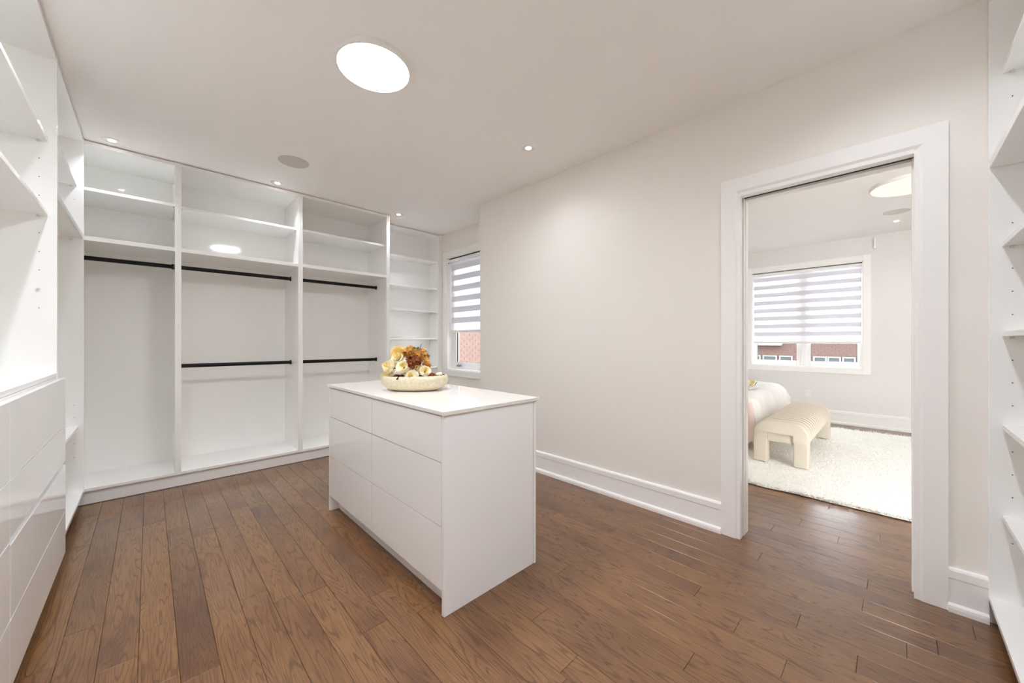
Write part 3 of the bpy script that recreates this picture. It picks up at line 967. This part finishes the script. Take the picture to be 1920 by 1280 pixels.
# ------------------------------------------------------------------ bedroom: rug, bed, bench, small things
def rug():
    x0, x1, y0, y1 = 3.745, 7.0, -1.15, 3.0
    g = np.random.default_rng(3)
    nx, ny = 66, 84
    xs = np.linspace(x0, x1, nx); ys = np.linspace(y0, y1, ny)
    v = []
    for y in ys:
        for x in xs:
            e = min(x - x0, x1 - x, y - y0, y1 - y)
            v.append((x + (g.normal(0, .006) if e < .01 else 0), y + (g.normal(0, .006) if e < .01 else 0), .006 if e < .01 else .022 + g.normal(0, .0016)))
    f = [(j * nx + i, j * nx + i + 1, (j + 1) * nx + i + 1, (j + 1) * nx + i) for j in range(ny - 1) for i in range(nx - 1)]
    return build('rug', MB().add(v, f, True), 'rug')
rg_o = tag(rug(), 'shaggy ivory wool rug under the bench and bed beyond the doorway', 'rug')
g = np.random.default_rng(5)
nb = 42000
bx = 3.735 + (7.005 - 3.735) * g.random(nb) ** 1.35
by = -1.0 + 2.9 * g.random(nb)
vv = np.zeros((nb, 4, 3)); an = g.random(nb) * 2 * PI; ln = .016 + .014 * g.random(nb)
lean = an + g.normal(0, .6, nb)
dx, dy = np.cos(an), np.sin(an); wv = .0030
vv[:, 0] = np.stack([bx - dy * wv, by + dx * wv, np.full(nb, .012)], 1)
vv[:, 1] = np.stack([bx + dy * wv, by - dx * wv, np.full(nb, .012)], 1)
tx, ty = bx + np.cos(lean) * ln * .9, by + np.sin(lean) * ln * .9
vv[:, 2] = np.stack([tx + dy * wv * .6, ty - dx * wv * .6, .020 + ln * .45], 1)
vv[:, 3] = np.stack([tx - dy * wv * .6, ty + dx * wv * .6, .020 + ln * .45], 1)
me = bpy.data.meshes.new('rug_pile')
flat = vv.reshape(-1, 3) - np.array(WP[rg_o.name])
me.vertices.add(nb * 4); me.vertices.foreach_set('co', flat.ravel())
me.loops.add(nb * 4); me.loops.foreach_set('vertex_index', np.arange(nb * 4))
me.polygons.add(nb); me.polygons.foreach_set('loop_start', np.arange(nb) * 4)
me.update(); me.validate()
me.materials.append(M['rug'])
po = bpy.data.objects.new('rug_pile', me); COL.objects.link(po); po.parent = rg_o; po['kind'] = 'stuff'

# bench
ben = empty('bench', (5.28, .80, .03), 'cream channel-tufted upholstered bench at the foot of the bed', 'bench')
YA, YZ_ = .575, 1.025           # front, back
ZT = .447
def arch(rc, off=0.0, zlo=.28, n=8):
    """outline from back bottom over the top to front bottom (y, z, ny, nz)."""
    pts = [(YZ_ - off, zlo, 1, 0), (YZ_ - off, ZT - rc, 1, 0)]
    for k in range(1, n + 1):
        a = PI / 2 * k / n
        pts.append((YZ_ - rc + (rc - off) * math.cos(a), ZT - rc + (rc - off) * math.sin(a), math.cos(a), math.sin(a)))
    for k in range(0, n + 1):
        a = PI / 2 * k / n
        pts.append((YA + rc - (rc - off) * math.sin(a), ZT - rc + (rc - off) * math.cos(a), -math.sin(a), math.cos(a)))
    pts.append((YA + off, zlo, -1, 0))
    return pts
def sweep(x0, x1, rc, thick, bulge, power=2.6, zlo=.28, nu=8, off=0.0):
    P = arch(rc, off, zlo)
    v = []
    ring = []
    for i in range(nu + 1):
        u = math.sin((-1 + 2 * i / nu) * PI / 2)
        ring.append((u, -bulge * abs(u) ** power))
    m = len(ring)
    for (y, z, ny, nz) in P:
        for u, b in ring:
            v.append(((x0 + x1) / 2 + u * (x1 - x0) / 2, y + ny * b, z + nz * b))
        for u in (1, -1):
            v.append(((x0 + x1) / 2 + u * (x1 - x0) / 2, y - ny * thick, z - nz * thick))
    w_ = m + 2
    f = []
    for j in range(len(P) - 1):
        for i in range(w_):
            a, b = j * w_ + i, j * w_ + (i + 1) % w_
            f.append((a, b, b + w_, a + w_))
    f.append(tuple(range(w_))[::-1]); f.append(tuple((len(P) - 1) * w_ + i for i in range(w_)))
    return MB().add(v, f, True)
for x0, x1 in ((4.45, 4.565), (6.03, 6.145)):
    o = build('end_frame', sweep(x0, x1, .125, .118, .012, power=9, zlo=.262, nu=12), 'bench', ben)
    for ya, yb in ((YA, YA + .120), (YZ_ - .120, YZ_)):
        lg = MB()
        prof = []
        n = 28
        vs = []
        for z in (.034, .040, .262):
            k_ = .97 if z < .036 else 1
            for k in range(n):
                a = 2 * PI * k / n
                ca, sa = math.cos(a), math.sin(a)
                ex = math.copysign(abs(ca) ** .22, ca) * (x1 - x0) / 2 * k_
                ey = math.copysign(abs(sa) ** .22, sa) * (yb - ya) / 2 * k_
                vs.append(((x0 + x1) / 2 + ex, (ya + yb) / 2 + ey, z))
        ff = [(j * n + k, j * n + (k + 1) % n, (j + 1) * n + (k + 1) % n, (j + 1) * n + k) for j in range(2) for k in range(n)]
        ff += [tuple(range(n))[::-1], tuple(2 * n + k for k in range(n))]
        build('leg', lg.add(vs, ff, True), 'bench', ben)
    B('apron', x0 + .02, x1 - .02, YA + .118, YZ_ - .118, .240, .335, 'bench', ben, 0.006)
NCH = 15
cp = (6.03 - 4.565) / NCH
for k in range(NCH):
    build('channel', sweep(4.565 + k * cp + .010, 4.565 + (k + 1) * cp - .010, .120, .10, .016, power=2.6, zlo=.272, nu=12), 'bench', ben)
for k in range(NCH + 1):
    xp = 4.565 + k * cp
    build('groove_shade', sweep(xp - .009, xp + .009, .120, .05, .006, power=2, zlo=.276, nu=4, off=.005), 'groove_shade', ben)  # strips that put the groove shadows into colour
build('seat_core', sweep(4.56, 6.035, .120, .05, .0, power=1, zlo=.280, nu=2, off=.028), 'core_shade', ben)  # dark core paints the shade deep between the channels

# bed
bed = empty('bed', (5.68, 2.0, 0), 'bed with white duvet and blush cover behind the cream bench', 'bed')
bx0, bx1, byf, byh, bz = 4.78, 6.86, 1.13, 3.08, .612
B('bed_base', bx0 + .05, bx1 - .05, byf + .05, byh, .06, .34, 'skirt', bed, 0.02)
B('mattress', bx0 + .06, bx1 - .10, byf + .08, byh, .34, .545, 'duvet', bed, 0.03)
for x in (bx0 + .12, bx1 - .12):
    for y in (byf + .12, byh - .1):
        B('leg', x - .03, x + .03, y - .03, y + .03, .034, .065, 'black', bed)
def hang(e, rr, flare):
    if e <= 0: return e, 0.0
    q = rr * PI / 2
    if e < q:
        a = e / rr
        return rr * math.sin(a), rr * (1 - math.cos(a))
    return rr + (e - q) * flare, rr + (e - q) * math.sqrt(1 - flare * flare)
def drape(x_in, x_out_l, x_out_r, y_out, ztop, mname, name, rr=.16, flare=.30, hem=.45, nx=170, ny=120):
    v = []
    L, R, F_ = -x_out_l, x_out_r, y_out
    us = np.linspace(bx0 - x_out_l, bx1 + x_out_r, nx)
    vs_ = np.linspace(byf - y_out, byh, ny) 
    for q in vs_:
        for u in us:
            ex = max(bx0 + rr - u, u - (bx1 - rr))
            sx_ = -1 if u < (bx0 + bx1) / 2 else 1
            hx, dx_ = hang(ex, rr, flare)
            ey = byf + rr - q
            hy_, dy_ = hang(ey, rr, flare)
            x = (bx0 + rr - hx) if sx_ < 0 else (bx1 - rr + hx)
            if ex <= 0: x = u
            y = byf + rr - hy_ if ey > 0 else q
            fold = 0
            if ey > 0: fold = .020 * math.sin(u * 21 + 1.5 * math.sin(u * 5)) * min(1, ey / .25)
            foldx = .010 * math.sin(q * 22) * min(1, ex / .25) if ex > 0 else 0
            dz = max(dx_, dy_) + .35 * min(dx_, dy_)
            puff = .010 * math.sin(u * 7.3) * math.sin(q * 6.1) + .006 * math.sin(u * 17 + q * 9)
            v.append((x + foldx * sx_, y - fold, max(.05, ztop - dz + puff)))
    f = [(j * nx + i, j * nx + i + 1, (j + 1) * nx + i + 1, (j + 1) * nx + i) for j in range(ny - 1) for i in range(nx - 1)]
    o = build(name, MB().add(v, f, True), mname, bed, fix=False)
    m = o.modifiers.new('thickness', 'SOLIDIFY'); m.thickness = .012; m.offset = -1
    return o
drape(0, .02, .30, .42, bz + .018, 'duvet', 'duvet', rr=.17, flare=.16)
cv = []
nx, ny = 40, 24
for j in range(ny + 1):
    t = j / ny                                   # 0 at the top edge, 1 at the hem
    for i in range(nx + 1):
        q = i / nx
        y = byf - .02 + q * (byh - byf) - (1 - q) ** 6 * (.0 + .055 * t)
        x = bx0 - .012 - .035 * t - .012 * t * math.sin(y * 20)
        z = bz - .045 - (.50 - .20 * (1 - q) ** 40) * t
        cv.append((x, y, z))
cf = [(j * (nx + 1) + i, j * (nx + 1) + i + 1, (j + 1) * (nx + 1) + i + 1, (j + 1) * (nx + 1) + i) for j in range(ny) for i in range(nx)]
co = build('cover', MB().add(cv, cf, True), 'skirt', bed, fix=False)
co['label'] = 'blush cover hanging at the near side'
cm = co.modifiers.new('thickness', 'SOLIDIFY'); cm.thickness = .008
B('headboard', bx0 - .02, bx1 + .02, byh - .01, byh + .035, .05, 1.25, 'bench', bed, 0.015)

bk = tag(B('book', 5.26, 5.72, 1.22, 1.52, .655, .678, 'book', None, 0.002), 'pale hardcover lying on the duvet at the foot of the bed', 'book')
bk.rotation_euler = (0, 0, -.1)
rose('white_flower', Vector((5.45, 1.27, .712)), Vector((-.4, -.6, .6)), .050, 'white bloom with dark leaf lying on the pale book on bed', rg)
leafo('dark_leaf', Vector((5.36, 1.22, .70)), Vector((.3, -.3, .8)), Vector((1, 0, 0)), .07, .03, 'black', 'nearly black leaf beside the white bloom on the bed')

# outlet and sensor on the bedroom wall
ou = empty('wall_outlet', (BX, .969, .355), 'white duplex outlet on the bedroom wall under the window', 'outlet')
B('cover_plate', BX - .006, BX - .0005, .933, 1.005, .36, .478, 'plastic', ou, 0.002)
for z in (.383, .425):
    B('socket', BX - .009, BX - .006, .952, .986, z, z + .030, 'plastic', ou, 0.002)
se = empty('wall_sensor', (BX, .21, 2.57), 'slim white upright sensor high on the bedroom wall right of the window', 'sensor')
B('housing', BX - .030, BX - .0005, .193, .228, 2.570, 2.715, 'plastic', se, 0.004)

# ------------------------------------------------------------------ outside: neighbouring houses
def brick_mesh():
    mb = MB().box(-.0, .02, -.1075, .1075, 0, .065)
    me = bpy.data.meshes.new('brick'); me.from_pydata(mb.v, [], mb.f); me.update(); me.materials.append(M['brick'])
    return me
house = empty('brick_house', (5.7, 8.0, -3), 'brick neighbour house close outside the dressing room window', 'house')
HX = 5.62
nwall = B('wall', HX, HX + .2, 4.9, 11.5, -3, 4.2, 'mortar', house)
B('roof', HX - .4, HX + 2.5, 4.6, 11.8, 4.2, 4.35, 'roof', house)
bme = brick_mesh()
field = MB()
row = 0
z = -.5
while z < 3.5:
    y = 5.0 + (row % 2) * .1125
    while y < 11.3:
        if 6.35 < y < 8.3 and .55 < z < 1.65:
            o = bpy.data.objects.new('brick', bme); COL.objects.link(o)
            place(o, nwall, (HX - .012 - rnd.uniform(0, .004), y, z))
        else:
            field.box(HX - .012, HX, y - .1075, y + .1075, z, z + .065)
        y += .225
    z += .075; row += 1
build('brick_field', field, 'brick', nwall)['kind'] = 'stuff'

house2 = empty('brick_row_house', (20.3, 1.5, -3), 'long low brick house across the yard beyond the bedroom window', 'house')
w2_ = B('wall', 20.1, 20.5, -9, 12, -3, 1.9, 'mortar', house2)
field = MB()
z = .66; row = 0
while z < 1.85:
    y = -3.0 + (row % 2) * .1125
    while y < 6.6:
        field.box(20.075, 20.1, y - .1055, y + .1055, z, z + .064)
        y += .225
    z += .075; row += 1
z = -.9
row = 0
while z < .655:
    y = -3.0 + (row % 2) * .1125
    while y < 6.6:
        field.box(20.075, 20.1, y - .1055, y + .1055, z, z + .064)
        y += .225
    z += .075; row += 1
build('brick_field', field, 'brick', w2_)['kind'] = 'stuff'
B('eave', 19.75, 20.5, 3.5, 9.5, 1.07, 1.18, 'nframe', house2)
B('roof', 19.6, 22.5, -9.3, 12.3, 1.9, 2.1, 'roof', house2)
for y0, y1 in ((1.12, 1.52), (1.56, 1.98), (2.0, 2.44), (3.14, 3.62), (3.70, 4.24), (4.32, 4.70), (4.76, 5.1)):
    wnd = MB()
    z0, z1 = -.6, .615
    t = .05
    wnd.box(20.02, 20.09, y0, y0 + t, z0, z1); wnd.box(20.02, 20.09, y1 - t, y1, z0, z1)
    wnd.box(20.02, 20.09, y0 + t, y1 - t, z1 - t, z1); wnd.box(20.02, 20.09, y0 + t, y1 - t, z0, z0 + t)
    wo = build('window', wnd, 'nframe', house2)
    B('pane', 20.05, 20.06, y0 + t, y1 - t, z0 + t, z1 - t, 'nglass', wo)
gr = B('yard_ground', 3.5, 60, -30, 40, -3.1, -3.0, 'ground')
gr['kind'] = 'structure'; gr.name = 'ground'
